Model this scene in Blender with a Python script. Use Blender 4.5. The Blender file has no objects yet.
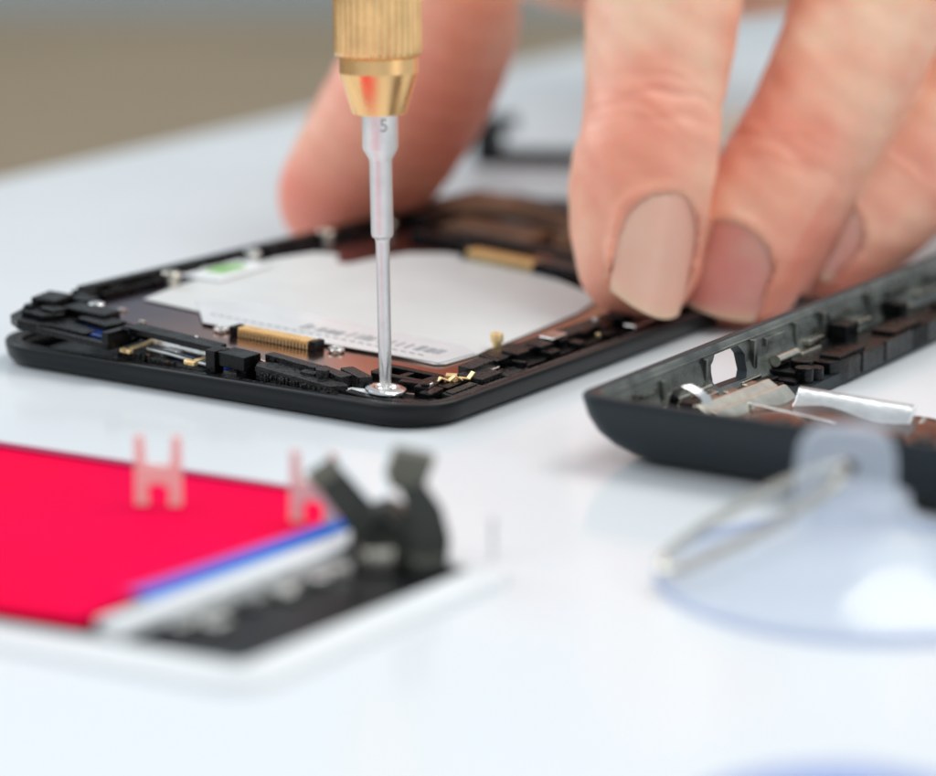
import bpy, bmesh, math, random
import numpy as np
from mathutils import Vector, Matrix
random.seed(7)
S = 0.01                      # one millimetre
R = math.radians
scene = bpy.context.scene
COL = scene.collection

# ------------------------------------------------------------------ helpers
def link(o):
    COL.objects.link(o); return o

def tag(o, label=None, cat=None, group=None, kind=None):
    if label: o['label'] = label
    if cat: o['category'] = cat
    if group: o['group'] = group
    if kind: o['kind'] = kind
    return o

def empty(name, loc=(0, 0, 0), rz=0.0, rot=None):
    o = link(bpy.data.objects.new(name, None))
    o.location = Vector(loc) * S
    o.rotation_euler = rot if rot else (0, 0, rz)
    o.empty_display_size = 0.05
    return o

class MB:
    """collects solids given in millimetres, builds ONE mesh object"""
    def __init__(s): s.v = []; s.f = []
    def add(s, vs, fs):
        b = len(s.v); s.v += [tuple(p) for p in vs]; s.f += [tuple(i + b for i in f) for f in fs]
        return s
    def box(s, x0, y0, z0, x1, y1, z1, rz=0, tf=None):
        cx, cy = (x0 + x1) / 2, (y0 + y1) / 2; c, d = math.cos(rz), math.sin(rz)
        P = []
        for z in (z0, z1):
            for x, y in ((x0, y0), (x1, y0), (x1, y1), (x0, y1)):
                X, Y = x - cx, y - cy
                p = (cx + X * c - Y * d, cy + X * d + Y * c, z)
                P.append(tf(*p) if tf else p)
        return s.add(P, [(0, 3, 2, 1), (4, 5, 6, 7), (0, 1, 5, 4), (1, 2, 6, 5), (2, 3, 7, 6), (3, 0, 4, 7)])
    def prism(s, pts, z0, z1, tf=None):
        n = len(pts)
        a = sum(pts[i][0] * pts[(i + 1) % n][1] - pts[(i + 1) % n][0] * pts[i][1] for i in range(n))
        if a < 0: pts = pts[::-1]
        P = [(x, y, z0) for x, y in pts] + [(x, y, z1) for x, y in pts]
        if tf: P = [tf(*p) for p in P]
        F = [tuple(range(n))[::-1], tuple(range(n, 2 * n))] + [(i, (i + 1) % n, n + (i + 1) % n, n + i) for i in range(n)]
        return s.add(P, F)
    def lathe(s, prof, seg=48, tf=None, flutes=None, c=(0, 0, 0)):
        """prof: (r, z); flutes(r, ang, i) -> r"""
        P = []; F = []
        for i, (r, z) in enumerate(prof):
            for k in range(seg):
                a = 2 * math.pi * k / seg
                rr_ = flutes(r, a, i) if flutes else r
                p = (c[0] + rr_ * math.cos(a), c[1] + rr_ * math.sin(a), c[2] + z)
                P.append(tf(*p) if tf else p)
        for i in range(len(prof) - 1):
            for k in range(seg):
                k2 = (k + 1) % seg
                F.append((i * seg + k, i * seg + k2, (i + 1) * seg + k2, (i + 1) * seg + k))
        F.append(tuple(range(seg))[::-1]); F.append(tuple((len(prof) - 1) * seg + k for k in range(seg)))
        return s.add(P, F)
    def tube(s, path, r, seg=12, closed=False, flat=None, tf=None):
        pts = [Vector(p) for p in path]; n = len(pts)
        rad = r if isinstance(r, (list, tuple)) else [r] * n
        P = []; F = []; up0 = None
        for i, p in enumerate(pts):
            a = pts[(i - 1) % n] if (closed or i) else pts[0]
            b = pts[(i + 1) % n] if (closed or i < n - 1) else pts[-1]
            t = (b - a).normalized()
            if up0 is None:
                up0 = Vector((0, 0, 1)) if abs(t.z) < 0.9 else Vector((1, 0, 0))
            x = t.cross(up0).normalized(); y = x.cross(t).normalized(); up0 = y
            for k in range(seg):
                an = 2 * math.pi * k / seg
                q = p + (x * math.cos(an) + y * math.sin(an) * (flat or 1)) * rad[i]
                P.append(tf(*q) if tf else tuple(q))
        m = n if closed else n - 1
        for i in range(m):
            j = (i + 1) % n
            for k in range(seg):
                k2 = (k + 1) % seg
                F.append((i * seg + k, i * seg + k2, j * seg + k2, j * seg + k))
        if not closed:
            F.append(tuple(range(seg))[::-1]); F.append(tuple((n - 1) * seg + k for k in range(seg)))
        return s.add(P, F)
    def ribbon(s, path, w, t, tf=None):
        """strip following path (x,z pairs swept along y from 0..w handled by caller via tf)"""
        pts = [Vector((p[0], 0, p[1])) for p in path]; n = len(pts); P = []; F = []
        for i, p in enumerate(pts):
            a = pts[max(i - 1, 0)]; b = pts[min(i + 1, n - 1)]
            d = (b - a).normalized(); nr = Vector((-d.z, 0, d.x)) * t / 2
            for q in ((p - nr), (p + nr)):
                for y in (-w / 2, w / 2):
                    k = (q.x, y, q.z); P.append(tf(*k) if tf else k)
        for i in range(n - 1):
            o = i * 4; u = o + 4
            F += [(o, o + 1, u + 1, u), (o + 2, u + 2, u + 3, o + 3), (o, u, u + 2, o + 2), (o + 1, o + 3, u + 3, u + 1)]
        F += [(0, 2, 3, 1), ((n - 1) * 4, (n - 1) * 4 + 1, (n - 1) * 4 + 3, (n - 1) * 4 + 2)]
        return s.add(P, F)
    def rings(s, rings, close=False, cap=False, tf=None):
        n = len(rings[0]); P = []
        for r in rings: P += [tf(*p) if tf else p for p in r]
        F = []; m = len(rings)
        for i in range(m if close else m - 1):
            j = (i + 1) % m
            for k in range(n):
                k2 = (k + 1) % n
                F.append((i * n + k, i * n + k2, j * n + k2, j * n + k))
        if cap:
            F.append(tuple(range(n))[::-1]); F.append(tuple((m - 1) * n + k for k in range(n)))
        return s.add(P, F)
    def build(s, name, mat, parent=None, bevel=0, smooth=False, seg=2, auto=35, sub=0):
        me = bpy.data.meshes.new(name)
        me.from_pydata([tuple(c * S for c in p) for p in s.v], [], s.f)
        bm = bmesh.new(); bm.from_mesh(me)
        bmesh.ops.recalc_face_normals(bm, faces=bm.faces)
        for e in bm.edges:
            if len(e.link_faces) == 2 and e.calc_face_angle(0) > R(auto): e.smooth = False
        for f in bm.faces: f.smooth = smooth
        bm.to_mesh(me); bm.free()
        for m in (mat if isinstance(mat, (list, tuple)) else [mat]): me.materials.append(m)
        o = link(bpy.data.objects.new(name, me))
        if parent: o.parent = parent
        if bevel:
            b = o.modifiers.new('bevel', 'BEVEL'); b.width = bevel * S; b.segments = seg
            b.limit_method = 'ANGLE'; b.angle_limit = R(30); b.harden_normals = False
            if not smooth:
                for p in me.polygons: p.use_smooth = True
                w = o.modifiers.new('wn', 'WEIGHTED_NORMAL'); w.keep_sharp = False
        if sub:
            q = o.modifiers.new('sub', 'SUBSURF'); q.levels = sub; q.render_levels = sub
        return o

def rrect(x0, x1, y0, y1, r, z, n=10, m=6):
    """rounded rectangle ring, counter-clockwise"""
    out = []
    cs = [(x1 - r, y0 + r, -90), (x1 - r, y1 - r, 0), (x0 + r, y1 - r, 90), (x0 + r, y0 + r, 180)]
    for ci in range(4):
        cx, cy, a0 = cs[ci]
        arc = [(cx + r * math.cos(R(a0 + 90 * k / n)), cy + r * math.sin(R(a0 + 90 * k / n))) for k in range(n + 1)]
        out += arc
        nx, ny, na = cs[(ci + 1) % 4]
        q = (nx + r * math.cos(R(na)), ny + r * math.sin(R(na)))
        p = arc[-1]
        for k in range(1, m):
            out.append((p[0] + (q[0] - p[0]) * k / m, p[1] + (q[1] - p[1]) * k / m))
    return [(x, y, z) for x, y in out]

# ------------------------------------------------------------------ materials
MATS = {}
def mat(name, col=(.5, .5, .5), rough=.5, metal=0., spec=.5, noise=0., nscale=40., bump=0., bscale=120., rvar=0.,
        coat=0., trans=0., ior=1.45, sss=0., sssr=(1, .3, .15), col2=None, alpha=1., sscale=1.0, stretch=(1, 1, 1), detail=6):
    m = bpy.data.materials.new(name); m.use_nodes = True
    nt = m.node_tree; N = nt.nodes; L = nt.links; b = N['Principled BSDF']
    b.inputs['Base Color'].default_value = (*col, 1); b.inputs['Roughness'].default_value = rough
    b.inputs['Metallic'].default_value = metal; b.inputs['Specular IOR Level'].default_value = spec
    b.inputs['Coat Weight'].default_value = coat; b.inputs['Coat Roughness'].default_value = .08
    b.inputs['Transmission Weight'].default_value = trans; b.inputs['IOR'].default_value = ior
    b.inputs['Alpha'].default_value = alpha
    if sss:
        b.inputs['Subsurface Weight'].default_value = sss
        b.inputs['Subsurface Radius'].default_value = sssr
        b.inputs['Subsurface Scale'].default_value = sscale * S
    tc = N.new('ShaderNodeTexCoord'); mp = N.new('ShaderNodeMapping'); L.new(tc.outputs['Object'], mp.inputs['Vector'])
    mp.inputs['Scale'].default_value = stretch
    if noise or col2 or rvar:
        nz = N.new('ShaderNodeTexNoise'); nz.inputs['Scale'].default_value = nscale; nz.inputs['Detail'].default_value = detail
        L.new(mp.outputs['Vector'], nz.inputs['Vector'])
        rp = N.new('ShaderNodeValToRGB'); e = rp.color_ramp.elements
        c2 = col2 if col2 else tuple(c * (1 - noise) for c in col)
        e[0].color = (*c2, 1); e[1].color = (*col, 1); e[0].position = .35; e[1].position = .65
        L.new(nz.outputs['Fac'], rp.inputs['Fac']); L.new(rp.outputs['Color'], b.inputs['Base Color'])
        if rvar:
            mr = N.new('ShaderNodeMapRange'); mr.inputs['From Min'].default_value = .3; mr.inputs['From Max'].default_value = .7
            mr.inputs['To Min'].default_value = max(.02, rough - rvar); mr.inputs['To Max'].default_value = rough + rvar
            L.new(nz.outputs['Fac'], mr.inputs['Value']); L.new(mr.outputs['Result'], b.inputs['Roughness'])
    if bump:
        n2 = N.new('ShaderNodeTexNoise'); n2.inputs['Scale'].default_value = bscale; n2.inputs['Detail'].default_value = 4
        L.new(mp.outputs['Vector'], n2.inputs['Vector'])
        bp = N.new('ShaderNodeBump'); bp.inputs['Strength'].default_value = bump; bp.inputs['Distance'].default_value = .1 * S
        L.new(n2.outputs['Fac'], bp.inputs['Height']); L.new(bp.outputs['Normal'], b.inputs['Normal'])
    MATS[name] = m
    return m

M_table = mat('white_gloss_table', (.79, .825, .85), .15, spec=.36, noise=.012, nscale=3, rvar=.03)
M_black = mat('black_plastic', (.0035, .0037, .004), .28, spec=.30, noise=.4, nscale=60, bump=.8, bscale=200, rvar=.13)
M_gritty = mat('worn_black_plastic', (.028, .027, .026), .34, spec=.45, col2=(.003, .003, .0035), nscale=210, bump=1.0, bscale=420, rvar=.25)
M_satin = mat('satin_black_shell', (.006, .007, .008), .36, spec=.32, bump=.15, bscale=900)
M_slate = mat('slate_black_shell', (.015, .022, .027), .42, spec=.35, bump=.12, bscale=900)
M_inner = mat('grey_metallised_inside', (.26, .275, .25), .30, metal=.8, noise=.5, nscale=30, bump=.5, bscale=150, rvar=.15)
M_silver = mat('brushed_steel', (.72, .71, .68), .28, metal=1, noise=.12, nscale=70, bump=.35, bscale=700, rvar=.08)
M_chrome = mat('bright_tin', (.93, .93, .92), .2, metal=1, noise=.2, nscale=40, bump=.2, bscale=120)
M_nickel = mat('dull_nickel', (.74, .70, .60), .24, metal=1, noise=.2, nscale=60, bump=.1, bscale=100)
M_gold = mat('gold_contact', (1.0, .74, .38), .45, metal=.7, noise=.15, nscale=90)
M_brass = mat('turned_brass', (1.0, .62, .28), .30, metal=1, noise=.12, nscale=45, bump=.12, bscale=600, rvar=.07, stretch=(1, 1, .3))
M_brassk = mat('knurled_brass', (1.0, .64, .30), .27, metal=1, noise=.2, nscale=45, bump=.2, bscale=500)
M_shaft = mat('sandblasted_steel', (.88, .86, .84), .34, metal=1, noise=.08, nscale=60, bump=.6, bscale=700)
M_groove = mat('engraved_mark', (.42, .40, .38), .5, metal=1)
M_label = mat('pale_grey_sheet', (.66, .67, .66), .42, spec=.4, noise=.08, nscale=8, bump=.9, bscale=7)
M_film = mat('clear_label_film', (.72, .73, .74), .18, spec=.6, noise=.1, nscale=20, bump=.1, bscale=30)
M_print = mat('faded_print', (.30, .30, .31), .6)
M_green = mat('green_mark', (.22, .50, .12), .5, noise=.2)
M_white = mat('white_plastic', (.86, .88, .89), .3, spec=.5)
M_red = mat('crimson_film', (1.0, .002, .05), .5, spec=.5, ior=1.06, col2=(.80, .002, .075), nscale=2.2, detail=3)
M_magenta = mat('crimson_edge_reflection', (.42, .004, .09), .3)
M_blue = mat('blue_edge', (.0, .17, .70), .5, ior=1.1)
M_purple = mat('violet_edge', (.62, .06, .40), .35)
M_pink = mat('pale_pink_plastic', (.95, .66, .61), .5, spec=.3)
M_flex = mat('dark_olive_flex', (.045, .048, .040), .38, noise=.3, nscale=20)
M_flex2 = mat('olive_stiffener', (.17, .17, .13), .4, noise=.2, nscale=20)
M_copper = mat('copper_flex', (.22, .10, .07), .20, metal=.85, noise=.6, nscale=14, bump=.5, bscale=22)
M_bronze = mat('brown_flex_block', (.30, .17, .10), .5, noise=.6, nscale=9, metal=.2)
M_cup = mat('clear_blue_vinyl', (.84, .90, 1.0), .05, trans=.25, ior=1.3, spec=.7, alpha=.42)
M_cupb = mat('blue_vinyl', (.40, .55, 1.0), .2, trans=.3, ior=1.3, alpha=.5)
M_cream = mat('cream_plastic', (.80, .70, .55), .5)
M_wall = mat('grey_wall', (.66, .74, .78), .9, noise=.05, nscale=.05)
M_floor = mat('brown_floor', (.72, .53, .34), .8, noise=.15, nscale=.2)
M_darkglass = mat('blue_reflection_and_lens_glass', (.01, .035, .18), .08, spec=.8)  # blue of the painted reflection strip, shared with the lens window

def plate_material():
    m = mat('painted_reflection_plate', (.35, .22, .17), .16, metal=1, bump=.12, bscale=20)  # ramp along X paints reflected tints into the plate colour
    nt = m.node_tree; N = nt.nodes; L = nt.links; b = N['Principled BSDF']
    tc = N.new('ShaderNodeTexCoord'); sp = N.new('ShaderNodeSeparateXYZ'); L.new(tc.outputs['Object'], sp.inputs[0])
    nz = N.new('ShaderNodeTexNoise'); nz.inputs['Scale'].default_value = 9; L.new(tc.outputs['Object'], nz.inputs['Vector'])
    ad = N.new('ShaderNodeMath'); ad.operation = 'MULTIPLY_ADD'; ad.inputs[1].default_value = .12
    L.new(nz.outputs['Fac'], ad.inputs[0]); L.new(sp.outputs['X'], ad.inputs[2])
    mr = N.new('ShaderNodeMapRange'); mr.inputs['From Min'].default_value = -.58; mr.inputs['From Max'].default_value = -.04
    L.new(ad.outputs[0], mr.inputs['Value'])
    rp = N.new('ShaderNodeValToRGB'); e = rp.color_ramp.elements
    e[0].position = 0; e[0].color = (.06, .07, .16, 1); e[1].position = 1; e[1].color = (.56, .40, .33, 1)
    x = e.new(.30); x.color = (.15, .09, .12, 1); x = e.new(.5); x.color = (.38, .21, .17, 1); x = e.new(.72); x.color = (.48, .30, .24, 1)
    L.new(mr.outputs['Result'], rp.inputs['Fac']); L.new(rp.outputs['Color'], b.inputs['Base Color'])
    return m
M_plate = plate_material()

def skin_material():
    m = bpy.data.materials.new('skin'); m.use_nodes = True
    nt = m.node_tree; N = nt.nodes; L = nt.links; b = N['Principled BSDF']
    b.inputs['Roughness'].default_value = .43; b.inputs['Specular IOR Level'].default_value = .45
    b.inputs['Subsurface Weight'].default_value = 1.0
    b.inputs['Subsurface Radius'].default_value = (1.0, .32, .16); b.inputs['Subsurface Scale'].default_value = 1.6 * S
    tc = N.new('ShaderNodeTexCoord')
    nz = N.new('ShaderNodeTexNoise'); nz.inputs['Scale'].default_value = 7; nz.inputs['Detail'].default_value = 5
    L.new(tc.outputs['Object'], nz.inputs['Vector'])
    rp = N.new('ShaderNodeValToRGB'); e = rp.color_ramp.elements
    e[0].position = .36; e[0].color = (.84, .38, .26, 1); e[1].position = .62; e[1].color = (.95, .61, .44, 1)
    L.new(nz.outputs['Fac'], rp.inputs['Fac'])
    at = N.new('ShaderNodeAttribute'); at.attribute_name = 'flush_and_shade'
    mx = N.new('ShaderNodeMix'); mx.data_type = 'RGBA'; mx.inputs['B'].default_value = (.86, .32, .23, 1)
    L.new(at.outputs['Fac'], mx.inputs['Factor']); L.new(rp.outputs['Color'], mx.inputs['A'])
    L.new(mx.outputs['Result'], b.inputs['Base Color'])
    n2 = N.new('ShaderNodeTexVoronoi'); n2.inputs['Scale'].default_value = 150; n2.feature = 'DISTANCE_TO_EDGE'
    L.new(tc.outputs['Object'], n2.inputs['Vector'])
    n3 = N.new('ShaderNodeTexNoise'); n3.inputs['Scale'].default_value = 55; n3.inputs['Detail'].default_value = 5
    mp = N.new('ShaderNodeMapping'); mp.inputs['Scale'].default_value = (.45, 1, 1.5)
    L.new(tc.outputs['Object'], mp.inputs['Vector']); L.new(mp.outputs['Vector'], n3.inputs['Vector'])
    b1 = N.new('ShaderNodeBump'); b1.inputs['Strength'].default_value = .55; b1.inputs['Distance'].default_value = .08 * S
    L.new(n2.outputs['Distance'], b1.inputs['Height'])
    b2 = N.new('ShaderNodeBump'); b2.inputs['Strength'].default_value = .35; b2.inputs['Distance'].default_value = .22 * S
    L.new(n3.outputs['Fac'], b2.inputs['Height']); L.new(b1.outputs['Normal'], b2.inputs['Normal'])
    L.new(b2.outputs['Normal'], b.inputs['Normal'])
    return m
M_skin = skin_material()
M_nail = mat('fingernail', (1.0, .56, .44), .36, spec=.3, sss=.5, sssr=(1, .4, .3), col2=(1.0, .45, .34), nscale=5, bump=.2, bscale=10, coat=.06)
M_nailr = mat('flushed_fingernail', (.97, .50, .40), .36, spec=.3, sss=.8, sssr=(1, .5, .4), col2=(.90, .33, .28), nscale=9, bump=.08, bscale=40, coat=.08)

for m_ in (M_nail, M_nailr):                       # pale free margin of the nail plate
    nt = m_.node_tree; b_ = nt.nodes['Principled BSDF']; src = b_.inputs['Base Color'].links[0].from_socket
    at_ = nt.nodes.new('ShaderNodeAttribute'); at_.attribute_name = 'margin'
    mx = nt.nodes.new('ShaderNodeMix'); mx.data_type = 'RGBA'; mx.inputs['B'].default_value = (.93, .64, .44, 1)
    nt.links.new(at_.outputs['Fac'], mx.inputs['Factor']); nt.links.new(src, mx.inputs['A']); nt.links.new(mx.outputs['Result'], b_.inputs['Base Color'])

# ------------------------------------------------------------------ setting
def slab(name, pts, z0, z1, m, bevel=0):
    return MB().prism(pts, z0, z1).build(name, m, None, bevel=bevel)
# table whose far edge runs obliquely behind everything
e0 = Vector((-81.9, 157.5)); e1 = Vector((-30.2, 265.0)); dd = (e1 - e0).normalized(); nn = Vector((dd.y, -dd.x))
q0 = e0 - dd * 700; q1 = e1 + dd * 500
tb = slab('table', [tuple(q0), tuple(q1), tuple(q1 + nn * 1100), tuple(q0 + nn * 1100)], -22, 0, M_table, 1.2)
tag(tb, kind='structure')
fl = slab('floor', [(-9000, -2500), (9000, -2500), (9000, 9800), (-9000, 9800)], -760, -740, M_floor); tag(fl, kind='structure')
wl = slab('wall', [(-12000, 9600), (12000, 9600), (12000, 9750), (-12000, 9750)], -739, 2600, M_wall); tag(wl, kind='structure')

# ------------------------------------------------------------------ opened phone
A = R(33.4)
PH = empty('disassembled_phone', (-4.11, -21.12, 0), -A)
tag(PH, 'black opened smartphone with grey inner sheet and gold connector strips, held under the screwdriver', 'smartphone')
K = .07; Z0 = 2.4
def T(x, y, h):                      # plane of the lifted inner assembly (x = -u)
    return (x, y, Z0 - K * x + h)
W, H = 60.0, 112.0; BX = 2.6; BY = -.7
# outer bezel tray
def tray(x0, x1, y0, y1, prof, r0):
    return [rrect(x0 + o, x1 - o, y0 + o, y1 - o, max(r0 - o, .4), z, n=12, m=14) for o, z in prof]
b = MB().rings(tray(-W - BX, .2, BY, H, [(2.4, 0.0), (1.3, .1), (.6, .45), (.22, 1.0), (.05, 1.8), (0, 2.45), (.12, 2.68), (.4, 2.75), (1.0, 2.7), (1.3, 2.5), (1.55, 1.6), (2.2, 1.45)], 7.0))
n0 = len(b.v)
b.build('front_bezel', M_satin, PH, smooth=True, auto=50)
MB().rings(tray(-W - BX, .2, BY, H, [(1.2, 1.2), (1.25, 2.58), (1.9, 2.62), (2.0, 2.0), (2.6, 1.9), (2.6, 1.2)], 7.0), close=True).build('inner_lip', M_gritty, PH, bevel=.08)
MB().prism([(p[0], p[1]) for p in rrect(-W + 2, -2, 2, H - 2, 5.5, 0)], .3, 1.25).build('bottom_panel', M_black, PH)

# inner metal plate on the tilted plane
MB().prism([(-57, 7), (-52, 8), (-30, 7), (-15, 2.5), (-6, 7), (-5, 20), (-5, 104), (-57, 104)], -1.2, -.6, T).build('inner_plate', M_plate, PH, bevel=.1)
# display backing sheet
lab = [(-52.6, 16.8), (-43.6, 17.0), (-30.3, 17.4), (-11.2, 17.6), (-10.3, 18.6), (-10.0, 24.1), (-12.0, 50), (-13.5, 56.5), (-17, 60.5), (-22.6, 63.2), (-29.3, 64.8),
       (-36, 66.3), (-41.6, 65.6), (-45.3, 61.5), (-46.5, 55.5), (-47, 50.4), (-48.6, 50.2), (-51, 53.8), (-54.0, 52.5), (-55.4, 46), (-55.2, 40.5), (-54.4, 26)]
MB().prism(lab, -.52, -.34, T).build('backing_sheet', M_label, PH, bevel=.06)
st = MB().prism([(-47.5, 20.5), (-40.2, 12.8), (-36, 13.6), (-10.8, 18.0), (-10.2, 24.4), (-12.6, 26.2), (-43, 25.0)], -.31, -.22, T).build('printed_strip', M_film, PH)
bc = MB(); x = -31.0
while x < -13:
    w = random.choice([.22, .3, .5, .8]); y = 17.3 + (x + 31) * .11
    bc.box(x, y + 1.6, -.205, x + w, y + 3.3 + random.random() * .6, -.17, tf=T); x += w + random.choice([.3, .45, .9])
for k in range(26):
    xx = -42 + k * 1.1; bc.box(xx, 16.4 + k * .11, -.205, xx + .7, 16.65 + k * .11, -.17, tf=T)
bc.build('barcode', M_print, st)
wt = MB().prism([(-57.6, 28), (-57.2, 40), (-52.5, 42), (-51.5, 30)], -.3, .1, T).build('white_tab', M_white, PH, bevel=.15)
MB().prism([(-55.6, 31.5), (-56.0, 35), (-55.0, 38.5), (-53.4, 37.5), (-53.2, 32.5)], .11, .2, T).build('green_mark', M_green, wt)

def connector(name, x0, x1, y0, y1, h0, h1, rz, n):
    root = MB().box(x0 - .9, y0 - .05, h0 - .05, x1 + .9, y1 + .05, h0 + (h1 - h0) * .55, rz, T).build(name, M_black, PH, bevel=.08)
    pins = MB(); cx, cy = (x0 + x1) / 2, (y0 + y1) / 2; c, d = math.cos(rz), math.sin(rz)
    for i in range(n):
        X = x0 + (x1 - x0) * (i + .5) / n - cx; w = (x1 - x0) / n * .28
        px, py = cx + X * c, cy + X * d
        pins.box(px - w, py - (y1 - y0) / 2 - .1, h0 + .02, px + w, py + (y1 - y0) / 2 + .1, h1, rz, T)
    pins.box(x0, cy - (y1 - y0) * .36, h0 + .01, x1, cy + (y1 - y0) * .36, h1 - .28, rz, T)
    pins.build('contact_pins', M_gold, root, bevel=.08)
    for xa in (x0 - .95, x1 + .15):
        dy = (xa + .4 - cx) * math.sin(rz)
        MB().box(xa, y0 - .15 + dy, h0, xa + .8, y1 + .15 + dy, h1 + .02, 0, T).build('connector_end', M_black, root, bevel=.1)
    return root
connector('ribbon_connector', -34.3, -25.0, 12.2, 13.9, -.58, .5, R(7), 21)
connector('ribbon_connector', -37.5, -27.2, 64.0, 66.4, -.33, 1.1, R(0), 20)
for (x, y) in ((-37.0, 12.3), (-22.4, 14.6)):
    MB().tube([(x + .75 * math.cos(a), y + .75 * math.sin(a), -.3) for a in [2 * math.pi * k / 18 for k in range(18)]], .22, closed=True, seg=8, tf=T).build('solder_ring', M_silver, PH, smooth=True)

# rails of the inner frame
rl = MB()                                         # left rail
rl.box(-59.2, 8, -1.9, -57.4, 105, -.1, tf=T); rl.box(-58.9, 12, -.1, -57.6, 101, .9, tf=T); rl.box(-57.8, 14, -.9, -56.4, 100, .1, tf=T)
for i in range(16):
    y = 10 + i * 5.9 + random.random() * 2; rl.box(-58.9, y, -.4, -57.0 + random.random() * .8, y + 1.2 + random.random() * 2.6, .2 + random.random() * .6, tf=T)
rl.build('left_rail', M_black, PH, bevel=.15)
rr = MB()                                         # right rail
rr.box(-7.6, 22, -1.2, -5.2, 104, .6, tf=T); rr.box(-5.4, 24, -1.6, -3.4, 104, -.35, tf=T); rr.box(-3.6, 20, -1.6, -2.4, 106, -1.0, tf=T)
rr.prism([(-8.2, 22), (-8.6, 25), (-8.0, 29), (-5.5, 30), (-5.0, 21)], -.6, .55, T)
for i in range(17):
    y = 24 + i * 4.7 + random.random(); rr.box(-7.4 + random.random(), y, .1, -4.9 + random.random() * .6, y + 1 + random.random() * 2.4, .5 + random.random() * .45, tf=T)
for i in range(12):
    y = 22 + i * 6.5 + random.random() * 2; rr.box(-4.6, y, -.6, -3.0, y + .8 + random.random() * 2, .05 + random.random() * .3, tf=T)
rr.build('right_rail', M_black, PH, bevel=.12)
fr = MB()
fr.box(-58, 103, -1.9, -3, 108.5, -.3, tf=T); fr.box(-50, 100, -.5, -30, 107, .5, tf=T); fr.box(-24, 99, -.5, -8, 106, .9, tf=T)
fr.build('top_rail', M_black, PH, bevel=.2)
# silver insets of the right rail
for (x0, y0, x1, y1, h) in ((-6.6, 17.6, -4.6, 21.0, .0), (-6.9, 32.6, -5.0, 36.0, .98), (-4.3, 47.5, -2.7, 53.5, .2), (-6.8, 58, -5.4, 62, .95)):
    MB().box(x0, y0, h - .3, x1, y1, h, R(4), T).build('steel_inset', M_chrome, PH, bevel=.12)
# brown flex bundle at the top end
fb = MB()
fb.tube([(-56, 84, 1.0), (-52, 88.5, 1.5), (-46, 90, 1.6), (-40, 89, 1.3), (-34, 88.5, .8), (-24, 88, .6)], [2.2, 3.6, 3.0, 2.7, 2.4, 2.2], seg=16, flat=.55, tf=T)
fb.box(-50, 76, -.4, -36, 84, .9, R(4), T); fb.box(-34, 80, -.4, -22, 86, 1.4, R(-3), T)
fb.build('brown_flex_bundle', M_bronze, PH, bevel=.3)
cb = MB()
cb.box(-51, 70, -.5, -41, 75, .5, 0, T); cb.box(-26.4, 64.3, -.5, -16, 68.8, 1.1, R(2), T); cb.box(-45, 72.5, 0, -22, 75.5, .9, R(3), T); cb.box(-22, 72, -.5, -12, 80, .8, 0, T)
cb.box(-55, 76, -.5, -51, 83, 1.4, 0, T)
cb.build('black_shield', M_black, PH, bevel=.25)

def screw(x, y, h, r, m, name='standoff', hh=1.0, tf=T):
    prof = [(r * .7, -.5), (r * .7, hh * .4), (r, hh * .45), (r, hh * .92), (r * .9, hh), (r * .35, hh), (r * .25, hh * .7)]
    p = [(a, z + h) for a, z in prof]
    P = MB().lathe(p, 24, tf=lambda X, Y, Z: tf(X + x, Y + y, Z))
    return P.build(name, m, PH, smooth=True)
screw(-9.6, 28.0, -.2, .75, M_gold, hh=1.75)
screw(-54.6, 24.3, -.2, 1.15, M_nickel, hh=1.6); screw(-56.4, 58.5, -.2, 1.2, M_nickel, hh=1.6); screw(-55.4, 41.3, .0, 1.0, M_silver, hh=1.4)
screw(-53.0, 9.0, -.5, .95, M_chrome, hh=.9); screw(-55, 71, -.2, 1.1, M_nickel, hh=1.2)

# --- bottom end clutter: individual mouldings -----------------------------------
cbk = MB()                                        # left corner moulding overhanging the bezel
cbk.prism([(-59.6, 3.2), (-58.6, .4), (-56.4, -.8), (-53.5, -.6), (-52.0, .2), (-47, .3), (-47, 2.2), (-51.5, 3.2), (-52.5, 9), (-57.5, 12), (-59.4, 9)], -1.7, -.5, T)
cbk.prism([(-59.2, 3.4), (-57.6, 1.2), (-54, .9), (-53.0, 3.5), (-55.5, 8), (-58.9, 9)], -.5, .15, T)
cbk.box(-58.9, 4.0, .1, -55.6, 8.2, 1.0, R(12), T); cbk.box(-55.8, 2.4, .1, -53.4, 4.4, .55, R(-8), T); cbk.box(-57.0, 8.5, -.4, -54.2, 11.0, .5, R(5), T)
cbk.box(-54.6, 5, -.6, -48.5, 8.0, .45, R(3), T); cbk.box(-50.8, 3.2, -1.3, -46.0, 6.4, .05, R(-5), T)
cbk.box(-58.0, 1.8, .1, -57.0, 3.2, .5, R(20), T)
cbk.build('corner_moulding', M_black, PH, bevel=.16)
MB().box(-51.0, .9, -.98, -44.0, 4.0, -.7, 0, T).build('blue_reflection_strip', M_darkglass, PH)  # blue strip standing in for reflections under the corner moulding
lp = MB()                                         # speaker ledge in front
lp.box(-53.5, -.8, -1.5, -42.6, .2, -.8, 0, T); lp.box(-43.6, -.8, -1.5, -42.6, 3.2, .5, 0, T); lp.box(-53.5, .2, -1.6, -43.0, 5.0, -1.0, 0, T); lp.box(-43.2, 1.8, -.1, -41.8, 4.2, .6, 0, T)
lp.build('speaker_ledge', M_black, PH, bevel=.12)
rail = MB()                                       # bridge bar with its post
rail.box(-43.0, 2.0, .1, -28.4, 3.2, .8, R(.5), T); rail.box(-42.6, 3.0, .2, -30, 4.6, .75, 0, T)
rail.box(-30.0, .8, -3.0, -28.7, 2.4, .8, 0, T); rail.box(-28.7, 1.3, -.9, -25.0, 4.3, .7, 0, T); rail.box(-26.6, 2.0, -2.4, -25.0, 4.6, -.7, R(-10), T)
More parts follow.
